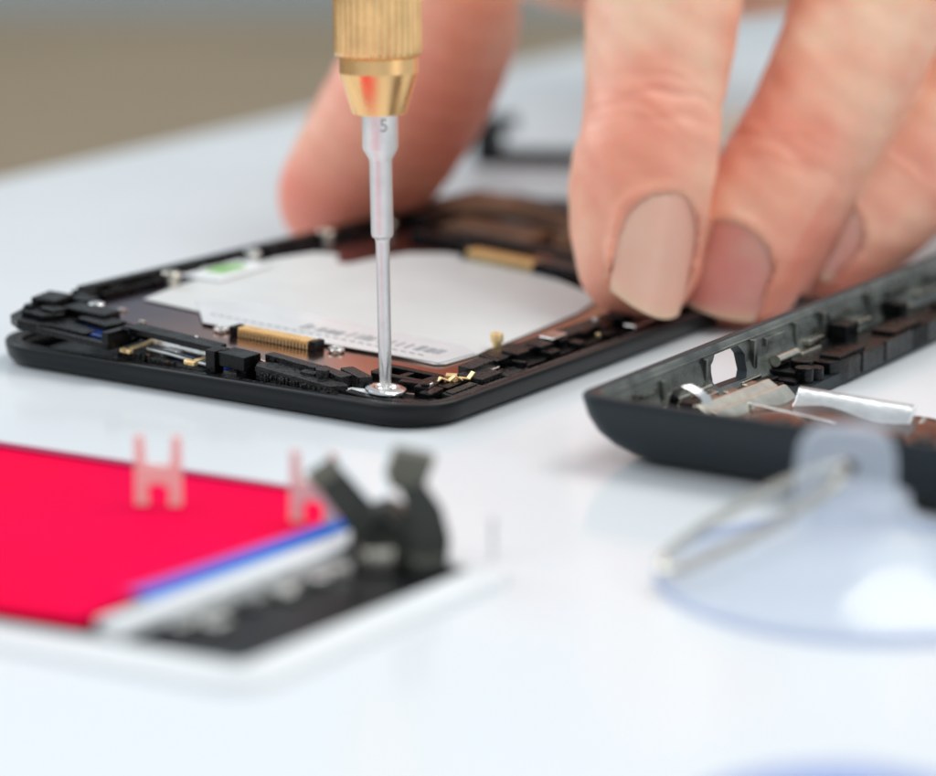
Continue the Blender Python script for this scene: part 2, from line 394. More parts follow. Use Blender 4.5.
rail.box(-37.0, 4.8, -.7, -33.0, 6.4, -.25, R(3), T); rail.box(-46.5, 4.6, -1.2, -40.6, 6.8, -.45, R(-4), T)
rail.build('bridge_bar', M_black, PH, bevel=.12)
gl = MB().box(-40.0, 3.9, -1.1, -30.3, 4.3, -.6, R(1), T)
gl.tube([(-40.5, 3.2, -1.6), (-37, 3.1, -1.5), (-33, 2.9, -1.6), (-30.4, 2.8, -1.65)], .36, tf=T)
gl.build('earpiece_tube', M_chrome, PH, smooth=True)
MB().prism([(-40.6, 3.4), (-38.6, 5.4), (-36.6, 4.9), (-38.0, 2.8)], -2.2, -1.5, T).build('foil_scrap', M_silver, PH, bevel=.1)
MB().box(-40.8, 3.9, -2.4, -30.2, 6.0, -2.2, 0, T).build('lens_window', M_darkglass, PH)
lb = MB()                                         # low front mouldings just behind the lip
lb.box(-43.5, 1.6, -2.9, -39.6, 2.9, -2.35, 0, T); lb.box(-38.8, 1.5, -2.7, -30.9, 2.5, -1.95, 0, T); lb.box(-41.2, 2.6, -2.6, -34, 3.8, -2.3, 0, T)
lb.box(-30.6, 1.5, -2.6, -25.6, 2.9, -1.75, R(-2), T)
for i in range(26):
    x = -43.2 + i * .72; lb.box(x, 1.42, -2.5, x + .3, 1.9, -1.75 - .4 * random.random() + .0 * i, 0, T)
lb.build('front_moulding', M_gritty, PH, bevel=.08)
def finger_contact(x, y, h, l, rz, w=.9):
    path = [(0, 0), (.4, .35), (l * .45, .55), (l * .8, 1.0), (l, .9)]
    c, d = math.cos(rz), math.sin(rz)
    tf = lambda X, Y, Z: T(x + X * c - Y * d, y + X * d + Y * c, h + Z)
    return MB().ribbon([(-.7, .3), (-.6, .05)] + path, w, .14, tf).build('spring_contact', M_gold, PH, smooth=True)
finger_contact(-41.4, 1.2, -1.7, 4.2, R(70), .8); finger_contact(-32.0, 1.0, -1.3, 3.0, R(62), .8)
MB().box(-32.9, .5, -1.45, -31.4, 1.3, -.85, R(0), T).build('spring_contact', M_gold, PH, bevel=.15)
MB().box(-42.3, .6, -1.9, -40.8, 1.4, -1.4, R(0), T).build('spring_contact', M_gold, PH, bevel=.15)
sb = MB()                                         # slanted rough bar
sb.prism([(-24.6, 3.3), (-23.8, 1.8), (-13.2, .9), (-12.0, 2.6), (-13.8, 3.8), (-22.5, 4.4)], -1.6, .05, T)
sb.box(-24.6, 4.2, -1.2, -17.4, 5.6, .65, R(-5), T); sb.box(-17.6, 3.6, -.9, -13.0, 5.2, .6, R(-14), T); sb.box(-15.2, 4.8, -.6, -11.0, 6.4, .7, R(-24), T)
sb.box(-21.5, 5.4, -.9, -16.5, 6.3, -.1, R(-8), T); sb.box(-18.4, 2.6, -.5, -16.6, 3.8, .35, R(6), T); sb.tube([(-15.8, 3.2, -.6), (-15.8, 3.2, .95)], .75, tf=T)
sb.tube([(-20.0, 3.0, -.6), (-20.0, 3.0, .1)], .6, tf=T)
for i in range(40):
    x = -23 + random.random() * 9.5; sb.box(x, 1.35 + (x + 23) * -.085 + random.random() * .15, -1.5 + random.random() * .7, x + .28, 1.95, -.7 + random.random() * .35, random.random(), T)
sb.build('antenna_block', M_gritty, PH, bevel=.1)
cr = MB()                                         # curved bracket round the near corner
arc = [(-11.6, 1.5), (-9.5, 1.35), (-7.2, 1.45), (-4.9, 2.3), (-3.2, 3.7), (-2.3, 5.6)]
inn = [(-3.3, 6.0), (-4.1, 4.4), (-5.5, 3.3), (-7.4, 2.55), (-9.4, 2.4), (-11.6, 2.6)]
cr.prism(arc + inn, -1.3, -.25, T)
cr.prism([(-11.0, 2.7), (-9.0, 2.9), (-6.0, 3.6), (-4.0, 5.2), (-4.6, 8.0), (-10, 8.6), (-12, 5)], -1.3, -.75, T)
cr.box(-5.0, 5.4, -.9, -3.6, 8.6, .2, R(8), T); cr.box(-6.6, 6.6, -.9, -4.9, 9.8, .35, R(14), T); cr.box(-5.8, 6.9, .2, -5.0, 8.4, .65, R(14), T)
cr.build('corner_bracket', M_black, PH, bevel=.13)
sl = MB()                                         # slotted moulding behind the screw
sl.box(-13.2, 8.6, -.9, -6.3, 9.6, .15, R(6), T); sl.box(-13.2, 11.6, -.9, -6.6, 12.6, .25, R(4), T); sl.box(-13.4, 8.6, -.9, -12.4, 12.4, .2, 0, T); sl.box(-7.4, 8.8, -.9, -6.4, 12.6, .2, 0, T)
sl.box(-10.4, 9.2, -.9, -9.6, 12, .1, 0, T); sl.box(-12.6, 9.2, -.9, -7, 12, -.6, 0, T); sl.box(-5.9, 10.0, -1.3, -4.4, 13.0, -.2, R(4), T); sl.box(-8.8, 7.4, -.9, -6.2, 8.4, .3, R(20), T)
sl.build('slotted_moulding', M_black, PH, bevel=.1)
gr = MB()                                         # right block on the lip
gr.box(-3.9, 8.0, -1.4, -2.2, 13.8, -.25, R(2), T); gr.box(-3.6, 8.4, -.3, -2.6, 13.4, -.05, R(2), T); gr.box(-6.2, 14.6, -1.3, -3.0, 19.0, .1, R(2), T); gr.box(-7.2, 16.2, -1, -5.4, 21, .55, R(3), T)
gr.box(-4.4, 19.4, -1.4, -2.8, 24, -.4, 0, T)
for i in range(14): gr.box(-2.7, 8.3 + i * .38, -1.2, -2.05, 8.5 + i * .38, -.5, 0, T)
gr.build('side_block', M_gritty, PH, bevel=.1)
gc = MB()
gc.ribbon([(-1.6, .0), (-.9, .5), (0, .15), (.7, .65), (1.5, .2)], .75, .16, lambda X, Y, Z: T(-6.6 + X * .6 - Y * .8 + 1.0, 12.2 + X * .8 + Y * .6, -.25 + Z))
gc.ribbon([(-1.2, .1), (0, .4), (.9, .2), (1.6, .9)], .7, .16, lambda X, Y, Z: T(-4.9 + X * .4 - Y * .9, 13.6 + X * .9 + Y * .4, -.3 + Z))
gc.box(-6.8, 13.0, -.4, -5.6, 14.2, .2, R(30), T)
gc.build('antenna_clip', M_gold, PH, smooth=False, bevel=.03)
MB().prism([(-12.6, 2.3), (-12.4, 3.9), (-9.6, 4.8), (-8.8, 3.2)], -.72, -.5, T).build('white_pad', M_white, PH, bevel=.05)
screw(-5.4, 8.0, -.1, .55, M_silver, hh=.7)
for (x, y, h, w_, m_) in ((-28.0, 6.4, -.5, .9, M_silver), (-21.0, 7.6, -.55, .7, M_gold), (-12.0, 6.9, -.7, .6, M_silver), (-34.2, 4.1, .8, .35, M_white), (-46.3, 8.6, -.5, .8, M_nickel), (-6.0, 24.5, .6, .7, M_silver),
                       (-4.0, 30.2, .1, .6, M_nickel), (-6.5, 44.0, 1.0, .8, M_silver), (-4.2, 41.0, .1, .5, M_gold), (-39.5, 1.9, -1.9, .5, M_copper), (-36.0, 1.2, -1.85, .4, M_copper), (-24.6, 2.6, -.6, .4, M_silver), (-51.5, 10.8, -.4, 1.0, M_nickel)):
    MB().box(x, y, h - .3, x + w_, y + w_ * .7, h + .12, R(random.uniform(-20, 20)), T).build('glint_chip', m_, PH, bevel=.06)  # small chips, mostly metal, added among the mouldings for glints
# screw being driven
SCx, SCy = -8.3, 4.25
swp = [(.8, -.9), (.8, -.2), (2.1, -.16), (2.22, -.02), (2.18, .16), (1.9, .30), (1.3, .36), (1.15, .30), (1.0, .02), (.5, -.02)]
sw = MB().lathe(swp, 48, tf=lambda X, Y, Z: T(X + SCx, Y + SCy, Z - .05)).build('screw', M_chrome, None, smooth=True, auto=45)
sw.location = PH.location; sw.rotation_euler = PH.rotation_euler
tag(sw, 'flat bright steel washer-head screw seated at the phone corner beneath the screwdriver tip', 'screw')

# ------------------------------------------------------------------ screwdriver
wx = -4.11 + SCx * math.cos(A) + SCy * math.sin(A); wy = -21.12 - SCx * math.sin(A) + SCy * math.cos(A)
SD = empty('precision_screwdriver', (wx, wy, 3.15), rot=(R(-.3), R(-.75), 0))
tag(SD, 'precision screwdriver with knurled brass handle and slim steel shank standing upright on the screw', 'screwdriver')
def cross(r, a, i):
    if i < 3: return r * (1 - .42 * (abs(math.sin(2 * a)) ** 3)) if i else r * (1 - .5 * (abs(math.sin(2 * a)) ** 3))
    return r
MB().lathe([(.35, -.2), (.60, .35), (.66, 2.0), (.68, 3.4), (.70, 5.0), (.72, 15.5), (.80, 16.0), (1.05, 16.15), (1.17, 16.5), (1.17, 24.0), (1.22, 24.3), (1.75, 25.2), (1.86, 25.5),
            (1.86, 30.6)], 64, flutes=cross).build('shank', M_shaft, SD, smooth=True, auto=50)
N_FL = 34
def fl_(r, a, i):
    t = abs(((a * N_FL / (2 * math.pi)) % 1) - .5) * 2
    return r + (.16 * (1 - t ** 2.2) if i > 0 else 0)
prof = [(2.78, 0), (2.86, .15), (4.02, 4.05), (4.08, 4.25), (4.08, 5.75), (3.95, 5.95)]
MB().lathe([(r, z + 29.0) for r, z in prof], 96).build('collar', M_brass, SD, smooth=True, auto=12)
kn = [(3.9, 34.9), (4.28, 35.0), (4.40, 35.4), (4.40, 62.0), (4.3, 62.6)]
MB().lathe(kn, 340, flutes=fl_).build('knurled_handle', M_brassk, SD, smooth=True, auto=70)
MB().lathe([(4.1, 62.5), (4.1, 64), (3.2, 66), (3.2, 78), (3.9, 79), (3.9, 84), (3.4, 85), (2, 85.4)], 64).build('swivel_cap', M_brass, SD, smooth=True, auto=20)
# size digit stamped on the shank
def stamped(ch, ang, zc, size, r, name, m, parent):
    cu = bpy.data.curves.new('t', 'FONT'); cu.body = ch; cu.align_x = 'CENTER'; cu.align_y = 'CENTER'; cu.size = size; cu.extrude = .04; cu.resolution_u = 6
    to = link(bpy.data.objects.new('t', cu)); dg = bpy.context.evaluated_depsgraph_get()
    me = bpy.data.meshes.new_from_object(to.evaluated_get(dg)); bpy.data.objects.remove(to)
    for v in me.vertices:
        a = ang + v.co.x / r; rr_ = r + .012 + v.co.z * .6
        v.co = Vector((rr_ * math.cos(a) * S, rr_ * math.sin(a) * S, (zc + v.co.y) * S))
    me.materials.append(m); o = link(bpy.data.objects.new(name, me)); o.parent = parent
    return o
stamped('5', R(-76), 27.9, 1.9, 1.87, 'stamped_digit', M_groove, SD)

# ------------------------------------------------------------------ detached back shell
CS = empty('back_shell', (10.3, -32.2, 0), -R(33.0))
tag(CS, 'slate black detached phone back shell lying open side up beside the hand', 'phone shell')
CW, CH = 60.0, 114.0
def ctray(prof):
    return [rrect(o + (e if len(pz) > 2 else 0) * 0, CW - o, o * (pz[2] if len(pz) > 2 else 1), CH - o, max(2.3 + o * .9 if o < 2.2 else 4.3, .8), z, n=10, m=60) for pz in prof for (o, z, e) in [(pz[0], pz[1], 0)]]
outer = [(5.2, .0, 1.15), (3.9, .25, 1.15), (2.7, .9, 1.12), (1.7, 1.9, 1.1), (.9, 3.2, 1.05), (.35, 4.8, 1), (.05, 6.4, 1), (0, 6.9, 1), (.15, 7.15, 1), (.55, 7.2, 1)]
inner = [(1.0, 7.05, 1), (1.15, 6.7, 1), (1.6, 5.6, 1), (1.75, 4.4, 1), (2.1, 3.2, 1), (2.9, 2.1, 1), (3.8, 1.55, 1)]
def opn(z, g=0): return rrect(8.2 + g, CW - 8, 22 + g, CH - 10, 3, z, n=10, m=60)
rg = ctray(outer) + ctray(inner)
mb = MB().rings(rg + [opn(1.5), opn(.05)], close=True)
sh = mb.build('shell_wall', M_slate, CS, smooth=True, auto=50)
sh.data.materials.append(M_inner)
no = len(rg[0])
for p in sh.data.polygons:
    ri = p.index // no
    if ri >= len(outer) and ri < len(rg) - 2: p.material_index = 1
# camera window cut through the long wall
ct = MB().prism([(26.4, 2.75), (32.6, 2.6), (33.6, 3.2), (33.8, 4.9), (32.6, 6.1), (27.2, 6.1), (25.9, 5.2), (25.7, 3.4)], -3, 5, tf=lambda a, b_, c: (c, a, b_)).build('cutter', M_slate, CS)
bo = sh.modifiers.new('cut', 'BOOLEAN'); bo.object = ct; bo.operation = 'DIFFERENCE'; bo.solver = 'EXACT'
bpy.context.view_layer.update()
dg = bpy.context.evaluated_depsgraph_get()
nm = bpy.data.meshes.new_from_object(sh.evaluated_get(dg)); sh.modifiers.clear(); sh.data = nm
bpy.data.objects.remove(ct)
# ribs, slots and mouldings on the inside of the long wall
wb = MB()
for (y0, y1, z0, z1, x1) in ((3, 6, 3.6, 4.3, 1.95), (9, 13.5, 4.6, 5.4, 2.0), (10, 12.5, 4.8, 5.2, 2.3), (14.5, 15.2, 1.6, 5.8, 2.1), (24.2, 24.8, 2, 6.2, 2.0), (35.2, 36.0, 2, 6.3, 2.2),
                             (38.4, 43.2, 5.0, 5.9, 2.05), (46, 46.6, 2.5, 6.3, 2.1), (53, 54, 2.5, 6.3, 2.2), (55, 61, 4.9, 5.7, 2.1), (66, 67, 2.5, 6.3, 2.2), (72, 78, 4.8, 5.6, 2.1), (84, 90, 4.8, 5.6, 2.1)):
    wb.box(1.2, y0, z0, x1, y1, z1)
wb.box(1.1, 2.5, 6.2, 1.5, 110, 6.45); wb.build('inner_rib', M_inner, CS, bevel=.1)
for (y0, y1, z, x1) in ((3.5, 4.6, 3.0, 2.9), (16, 24.5, 2.4, 3.4), (16.5, 24, 3.2, 2.9), (45, 50, 2.6, 3.4), (60, 63.5, 3.6, 3.6), (48, 52, 3.4, 2.8), (57.8, 59.4, 2.8, 4.0), (73, 76, 3.0, 3.6), (80, 86, 3.6, 2.8), (31, 35.5, 2.0, 3.0)):
    MB().box(1.6, y0, z, x1, y1, z + .55).build('metal_lug', M_nickel, CS, bevel=.12)
sp = MB()
for pth, q in (([(2.7, 8.5, 2.9), (2.8, 11, 2.9), (2.8, 15.5, 2.9)], .7), ([(2.9, 39, 3.3), (2.9, 44, 3.3)], .65)):
    MB().tube(pth, q).build('metal_pin', M_nickel, CS, smooth=True, auto=50)
dk = MB()                                        # dark mouldings along the wall base
dk.box(4.4, 5.2, 1.6, 7.5, 9, 2.0); dk.box(4.2, 9, 1.6, 6.2, 13, 2.3); dk.box(3.2, 24.5, 1.5, 4.6, 36.5, 2.3); dk.box(4.4, 27.5, 1.3, 6.0, 35, 2.1); dk.box(3.0, 5, 2.2, 3.9, 24, 2.6)
dk.prism([(2.0, 38.0), (6.0, 38.2), (6.6, 39.2), (6.6, 42.2), (6.0, 43.3), (2.0, 43)], .9, 2.5)
dk.tube([(6.6, 38.6, .8), (6.6, 38.6, 3.2)], 1.05); dk.tube([(7.0, 40.6, .8), (7.0, 40.6, 2.9)], .95); dk.tube([(5.0, 41.5, .8), (5.0, 41.5, 3.3)], 1.3); dk.box(3.4, 36.2, .9, 6.6, 38.0, 2.0)
dk.prism([(3.2, 43), (7.6, 43.2), (8.6, 46), (8.6, 104), (3.2, 104)], .6, 2.9)
dk.box(5.4, 45, 2.8, 7.9, 52, 3.3); dk.box(2.0, 54, 2.6, 4.6, 57.5, 4.8); dk.box(5.0, 60, 2.8, 8.0, 68, 3.4); dk.box(2.0, 70, 2.8, 4.6, 72, 4.6); dk.box(5, 78, 2.8, 8.0, 90, 3.4)
for i in range(3): dk.box(8.3, 49.5 + i * 19.4, .7, 8.75, 49.6 + i * 6.4 + random.random() * 2, 3.1)
dk.build('side_moulding', M_black, CS, bevel=.18)
fm = MB()                                        # front lip and inner floor bits
fm.box(2.4, 1.15, 5.0, 56, 1.7, 6.55)
for i in range(34):
    x = 2.5 + i * 1.6 + random.random() * .6; fm.box(x, 1.2, 5.6, x + .5 + random.random() * .9, 2.0 + random.random() * .5, 6.35 + random.random() * .6, random.random() * .2)
fm.box(18, 1.5, 4.6, 56, 3.6, 6.4)
for i in range(12): fm.box(20 + i * 2.9, 1.9, 6.3, 21.5 + i * 2.9, 3.9, 6.75 + .2 * (i % 3))
fm.build('front_lip', M_gritty, CS, bevel=.1)
def grid(name, x0, x1, y0, y1, zf, m, n=28, th=.15):
    P = []; F = []
    for lay in (0, 1):
        for j in range(n + 1):
            for i in range(n + 1):
                x = x0 + (x1 - x0) * i / n; y = y0 + (y1 - y0) * j / n; P.append((x, y, zf(x, y) - lay * th))
    q = (n + 1) ** 2
    for lay in (0, 1):
        for j in range(n):
            for i in range(n):
                a = lay * q + j * (n + 1) + i; f = (a, a + 1, a + n + 2, a + n + 1); F.append(f if lay == 0 else f[::-1])
    for i in range(n):
        F += [(i, q + i, q + i + 1, i + 1), (n * (n + 1) + i + 1, q + n * (n + 1) + i + 1, q + n * (n + 1) + i, n * (n + 1) + i),
              ((i + 1) * (n + 1), q + (i + 1) * (n + 1), q + i * (n + 1), i * (n + 1)), (i * (n + 1) + n, q + i * (n + 1) + n, q + (i + 1) * (n + 1) + n, (i + 1) * (n + 1) + n)]
    return MB().add(P, F).build(name, m, CS, smooth=True)
grid('copper_sheet', 7.2, 40, 2.6, 27.5, lambda x, y: 4.0 - .075 * (x - 7) * .3 - .055 * (y - 4) + .35 * math.sin(x * .55 + y * .35) * math.sin(y * .4 + 1), M_copper)
# bright folded bar
tb_ = lambda X, Y, Z: (12.2 + X, 24.9 - .02 * X + Y, 2.9 + Z - .02 * X)
bar = MB().prism([(-1.5, -.9), (-1.1, -.15), (-.5, .25), (.25, 1.45), (.75, 1.55), (.75, -.9)], 0, 13.0, tf=lambda a, b_, c: tb_(c, a, b_))
bar.build('bright_bar', M_chrome, CS, bevel=.15)
MB().tube([(25.3, 25.6, 2.0), (26.0, 25.4, 2.7), (26.2, 24.2, 2.5), (25.5, 23.6, 1.9)], .32).build('bar_hook', M_nickel, CS, smooth=True)
MB().tube([(9.5, 19.2, 3.5), (14, 18.6, 3.3), (20, 17.6, 3.2)], .18).build('wire', M_chrome, CS, smooth=True)
# stepped clip
c2 = MB(); t2 = lambda X, Y, Z: (6.2 + X + .06 * Y, 13.0 + Y, 3.6 + Z)
c2.prism([(0, -1.2), (0, .5), (.6, .6), (1.9, -.15), (2.3, .25), (2.7, .15), (3.7, -.75), (4.0, -1.3)], 0, 14.6, tf=lambda a, b_, c: t2(a, c, b_))
for i in range(3): c2.box(-.8, 3.6 + i * 3.9, -.2, .3, 5.6 + i * 3.9, .45, 0, t2)
c2.build('stepped_clip', M_nickel, CS, bevel=.1)
def loop_tf(X, Y, Z): return (5.2 + X * .85 + Y * .3, 14.0 + X * .35 + Y, 3.0 + Z)
MB().ribbon([(-1.5, -.9), (-1.7, .6), (-1.5, 1.9), (-1.0, 2.6), (-.2, 2.75), (.9, 2.3), (1.9, 1.6), (2.3, .6)], 1.3, .22, loop_tf).build('spring_loop', M_chrome, CS, smooth=True)
MB().box(4.4, 12.8, 2.1, 6.2, 15.6, 4.3, R(20)).build('rubber_plug', M_black, CS, bevel=.3)

# ------------------------------------------------------------------ detached display with red film
DS = empty('display_panel', (-16.4, -94.4, 0))
tag(DS, 'white framed display panel covered with crimson protective film, lying at the front left', 'display panel')
D0 = Vector((-16.4, -94.4, 0))
def dl(p): return (p[0] - D0.x, p[1] - D0.y)
A_, B_, C_, D_ = (-56.2, -27.4), (4.9, -68.2), (-15.8, -96.2), (-62.0, -73.5)
def inset(poly, d):
    c = Vector((sum(p[0] for p in poly) / len(poly), sum(p[1] for p in poly) / len(poly))); n = len(poly); out = []
    for i in range(n):
        a, p, q = Vector(poly[i - 1]), Vector(poly[i]), Vector(poly[(i + 1) % n])
        e1_, e2_ = (p - a).normalized(), (q - p).normalized()
        n1 = Vector((-e1_.y, e1_.x)); n2 = Vector((-e2_.y, e2_.x))
        if n1.dot(c - p) < 0: n1 = -n1
        if n2.dot(c - p) < 0: n2 = -n2
        k = (n1 + n2); k = k / (1 + n1.dot(n2)); out.append(tuple(p + k * d))
    return out
def rnd(poly, r, n=6):
    out = []; m = len(poly)
    for i in range(m):
        a, p, q = Vector(poly[i - 1]), Vector(poly[i]), Vector(poly[(i + 1) % m])
        u, v = (a - p).normalized(), (q - p).normalized()
        s0, s1 = p + u * r, p + v * r
        for k in range(n + 1):
            t = k / n; out.append(tuple(s0 * (1 - t) ** 2 + p * 2 * t * (1 - t) + s1 * t * t))
    return out
Q = [dl(p) for p in (A_, B_, C_, D_)]
MB().rings([[(x, y, z) for x, y in rnd(inset(Q, o), max(4 - o, .5))] for o, z in ((.0, 0), (.02, .4), (.35, .85), (1.0, 1.05), (3.1, 1.15), (3.3, .8))]).build('white_frame', M_white, DS, smooth=True)
MB().prism(rnd(inset(Q, .9), 3), .1, .85).build('back_panel', M_satin, DS)
film = [dl(p) for p in ((-51.5, -30.4), (-42.5, -34.9), (-30, -41.8), (-20, -47.2), (-10.6, -52.4), (-11.8, -60.5), (-25.6, -78.6), (-29.5, -85.6), (-41.2, -80.6), (-60, -71.5))]
film = [(x * 1.0, y) for x, y in film]
MB().prism(film, 1.9, 2.3).build('red_film', M_red, DS, bevel=.08)
MB().prism([dl(p) for p in ((-51.5, -30.0), (-20, -46.8), (-10.6, -52.0), (-10.6, -52.7), (-20, -48.0), (-51.5, -31.6))], 2.32, 2.6).build('film_edge_reflection', M_magenta, DS)  # dark stripe paints the reflection along the lifted edge of the film
def band(name, a, b_, off, w, z0, z1, m):
    a = Vector(a); b_ = Vector(b_); d = (b_ - a).normalized(); n = Vector((d.y, -d.x))
    return MB().prism([dl(a + n * off), dl(b_ + n * off), dl(b_ + n * (off + w)), dl(a + n * (off + w))], z0, z1).build(name, m, DS, bevel=.05)
a_, b2_ = (-26.6, -79.2), (-10.6, -58.4)
band('violet_tape', a_, b2_, -.75, .8, 2.32, 2.42, M_purple)
band('blue_tape', a_, b2_, .05, 2.0, 2.0, 2.5, M_blue)
band('white_spacer', (-29.6, -84.5), (-9.6, -58.4), 1.6, 2.6, 1.2, 2.3, M_white)
# circuitry seen beside the film
ci = MB()
for i in range(16):
    t = i / 15; x = -23 + t * 17; y = -84 + t * 20; ci.box(x - D0.x, y - D0.y, .9, x - D0.x + .8 + random.random() * 1.4, y - D0.y + .8 + random.random(), 1.5 + random.random() * .5, random.random())
ci.build('circuit_part', M_silver, DS, bevel=.1)
for (x, y, s) in ((-19.5, -83.5, 1.7), (-14.5, -76.2, 1.2), (-12.2, -72.4, 1.3)): MB().box(x - D0.x - s / 2, y - D0.y - s / 2, .9, x - D0.x + s / 2, y - D0.y + s / 2, 1.7, R(50)).build('pale_capacitor', M_silver, DS, bevel=.2)
# flex cables that rise from the corner
def strip3(path, w, th, side, name, m, parent):
    """path of 3-D points, strip width along 'side'"""
    pts = [Vector(p) - D0 for p in path]; P = []; F = []; n = len(pts)
    ws = w if isinstance(w, (list, tuple)) else [w] * n
    for i, p in enumerate(pts):
        t = (pts[min(i + 1, n - 1)] - pts[max(i - 1, 0)]).normalized(); sd = Vector(side).normalized(); sd = (sd - t * sd.dot(t)).normalized(); nr = t.cross(sd)
        for a in (-1, 1):
            for c in (-1, 1): P.append(tuple(p + sd * a * ws[i] / 2 + nr * c * th / 2))
    for i in range(n - 1):
        o = i * 4; u = o + 4
        F += [(o, u, u + 1, o + 1), (o + 2, o + 3, u + 3, u + 2), (o, o + 2, u + 2, u), (o + 1, u + 1, u + 3, o + 3)]
    F += [(0, 1, 3, 2), ((n - 1) * 4, (n - 1) * 4 + 2, (n - 1) * 4 + 3, (n - 1) * 4 + 1)]
    return MB().add(P, F).build(name, m, parent, smooth=False, bevel=.05)
fx = strip3([(-6.2, -66.5, 1.2), (-7.4, -66.0, 2.6), (-9.0, -65.2, 4.4), (-10.6, -64.4, 6.2), (-12.0, -63.8, 7.8)], [3.4, 3.4, 3.0, 2.8, 2.6], .9, (1, .2, .5), 'left_flex_cable', M_flex, DS)
strip3([(-11.7, -63.9, 7.2), (-12.6, -63.4, 8.5)], 2.8, 1.2, (1, .2, .5), 'connector_block', M_flex2, fx)
fy = strip3([(-3.4, -67.0, 1.0), (-3.1, -66.6, 3.0), (-3.5, -66.0, 5.0), (-4.6, -65.4, 6.9), (-5.3, -65.0, 7.9)], [3.4, 3.2, 2.8, 2.2, 2.0], .9, (1, .1, .1), 'right_flex_cable', M_flex, DS)
strip3([(-5.7, -65.2, 7.1), (-5.3, -65.5, 7.9), (-4.4, -66.0, 10.4)], [1.9, 3.5, 3.5], 1.1, (1, .2, .1), 'connector_paddle', M_flex2, fy)
strip3([(-9.6, -65.6, 1.2), (-9.2, -65.5, 3.4), (-8.2, -65.4, 4.9), (-6.8, -65.3, 5.3), (-5.3, -65.4, 4.6), (-4.5, -65.5, 3.0), (-4.3, -65.6, 1.2)], [3.2] * 7, 1.1, (0.1, 1, 0), 'folded_flex_cable', M_flex, DS)
MB().box(-9.0 - D0.x, -66.4 - D0.y, .9, -4.6 - D0.x, -64.4 - D0.y, 3.8, R(-6)).build('flex_stiffener', M_flex, DS, bevel=.2)
MB().box(-8.9 - D0.x, -70.0 - D0.y, 1.0, -6.3 - D0.x, -67.8 - D0.y, 3.0, R(15)).build('beige_connector', M_nickel, DS, bevel=.2)
MB().box(-5.2 - D0.x, -70.2 - D0.y, .9, -2.0 - D0.x, -67.4 - D0.y, 2.2, R(30)).build('chip', M_flex, DS, bevel=.2)
MB().tube([(2.1 - D0.x, -67.4 - D0.y, 1.3), (2.1 - D0.x, -67.4 - D0.y, 5.0)], .18).build('pin', M_silver, DS, smooth=True)
# little H-shaped clips standing on the film
def clip(x, y, z, rz, label):
    r = MB()
    for sx in (-1, 1):
        r.prism([(sx * 1.5 - .6, 0), (sx * 1.5 + .6, 0), (sx * 1.7 + .36, 6.4), (sx * 1.7 - .36, 6.4)], -.4, .4, tf=lambda a, b_, c: (a, c, b_))
    pts = [(-1.9, 2.1)] + [(1.15 * math.cos(R(t)), 1.0 + 1.0 * math.sin(R(t))) for t in range(170, 5, -15)] + [(1.9, 2.1), (1.9, 3.7), (-1.9, 3.7)]
    r.prism(pts, -.38, .38, tf=lambda a, b_, c: (a, c, b_))
    o = r.build('plastic_clip', M_pink, None, bevel=.2); o.location = (x * S, y * S, z * S); o.rotation_euler = (R(-4), 0, rz)
    tag(o, label, 'clip', 'pink H-shaped clips standing on the red film')
clip(-27.5, -54.5, 2.35, R(-6), 'pale pink H-shaped clip standing alone on the red film, left one')
clip(-13.4, -59.9, 2.35, R(-14), 'pale pink H-shaped clip partly hidden behind the dark flex cable')

# ------------------------------------------------------------------ suction cups
def dome(name, x, y, R0, Hh, label, bellm=None):
    o = empty(name, (x, y, 0)); tag(o, label, 'suction cup')
    out = [(R0, 0.0), (R0 * 1.0, .5), (R0 * .93, 1.1), (R0 * .80, Hh * .30), (R0 * .62, Hh * .52), (R0 * .45, Hh * .74), (R0 * .32, Hh * .92), (R0 * .27, Hh * 1.1), (R0 * .26, Hh * 1.25), (.1, Hh * 1.27)]
    inn = [(.1, Hh * .72), (R0 * .2, Hh * .70), (R0 * .45, Hh * .52), (R0 * .68, Hh * .27), (R0 * .85, .5), (R0 * .95, .05)]
    P = MB(); seg = 96; prof = out + inn
    vs = []; fs = []
    for (r, z) in prof:
        for k in range(seg):
            a = 2 * math.pi * k / seg; vs.append((r * math.cos(a), r * math.sin(a), z))
    m = len(prof)
    for i in range(m):
        j = (i + 1) % m
        if i == len(out) - 1: continue
        for k in range(seg):
            k2 = (k + 1) % seg; fs.append((i * seg + k, i * seg + k2, j * seg + k2, j * seg + k))
    fs.append(tuple((len(out) - 1) * seg + k for k in range(seg))); fs.append(tuple(len(out) * seg + k for k in range(seg))[::-1])
    P.add(vs, fs).build('cup_bell', bellm or M_cup, o, smooth=True, auto=80)
    ring = [(R0 * .985 * math.cos(2 * math.pi * k / 96), R0 * .985 * math.sin(2 * math.pi * k / 96), .35) for k in range(96)]
    MB().tube(ring, .25, closed=True, seg=10).build('blue_rim', M_cupb, o, smooth=True)
    return o
SC = dome('suction_cup', 32.2, -68.5, 16.6, 6.0, 'clear bluish suction cup with upright tab and metal ring at the lower right')
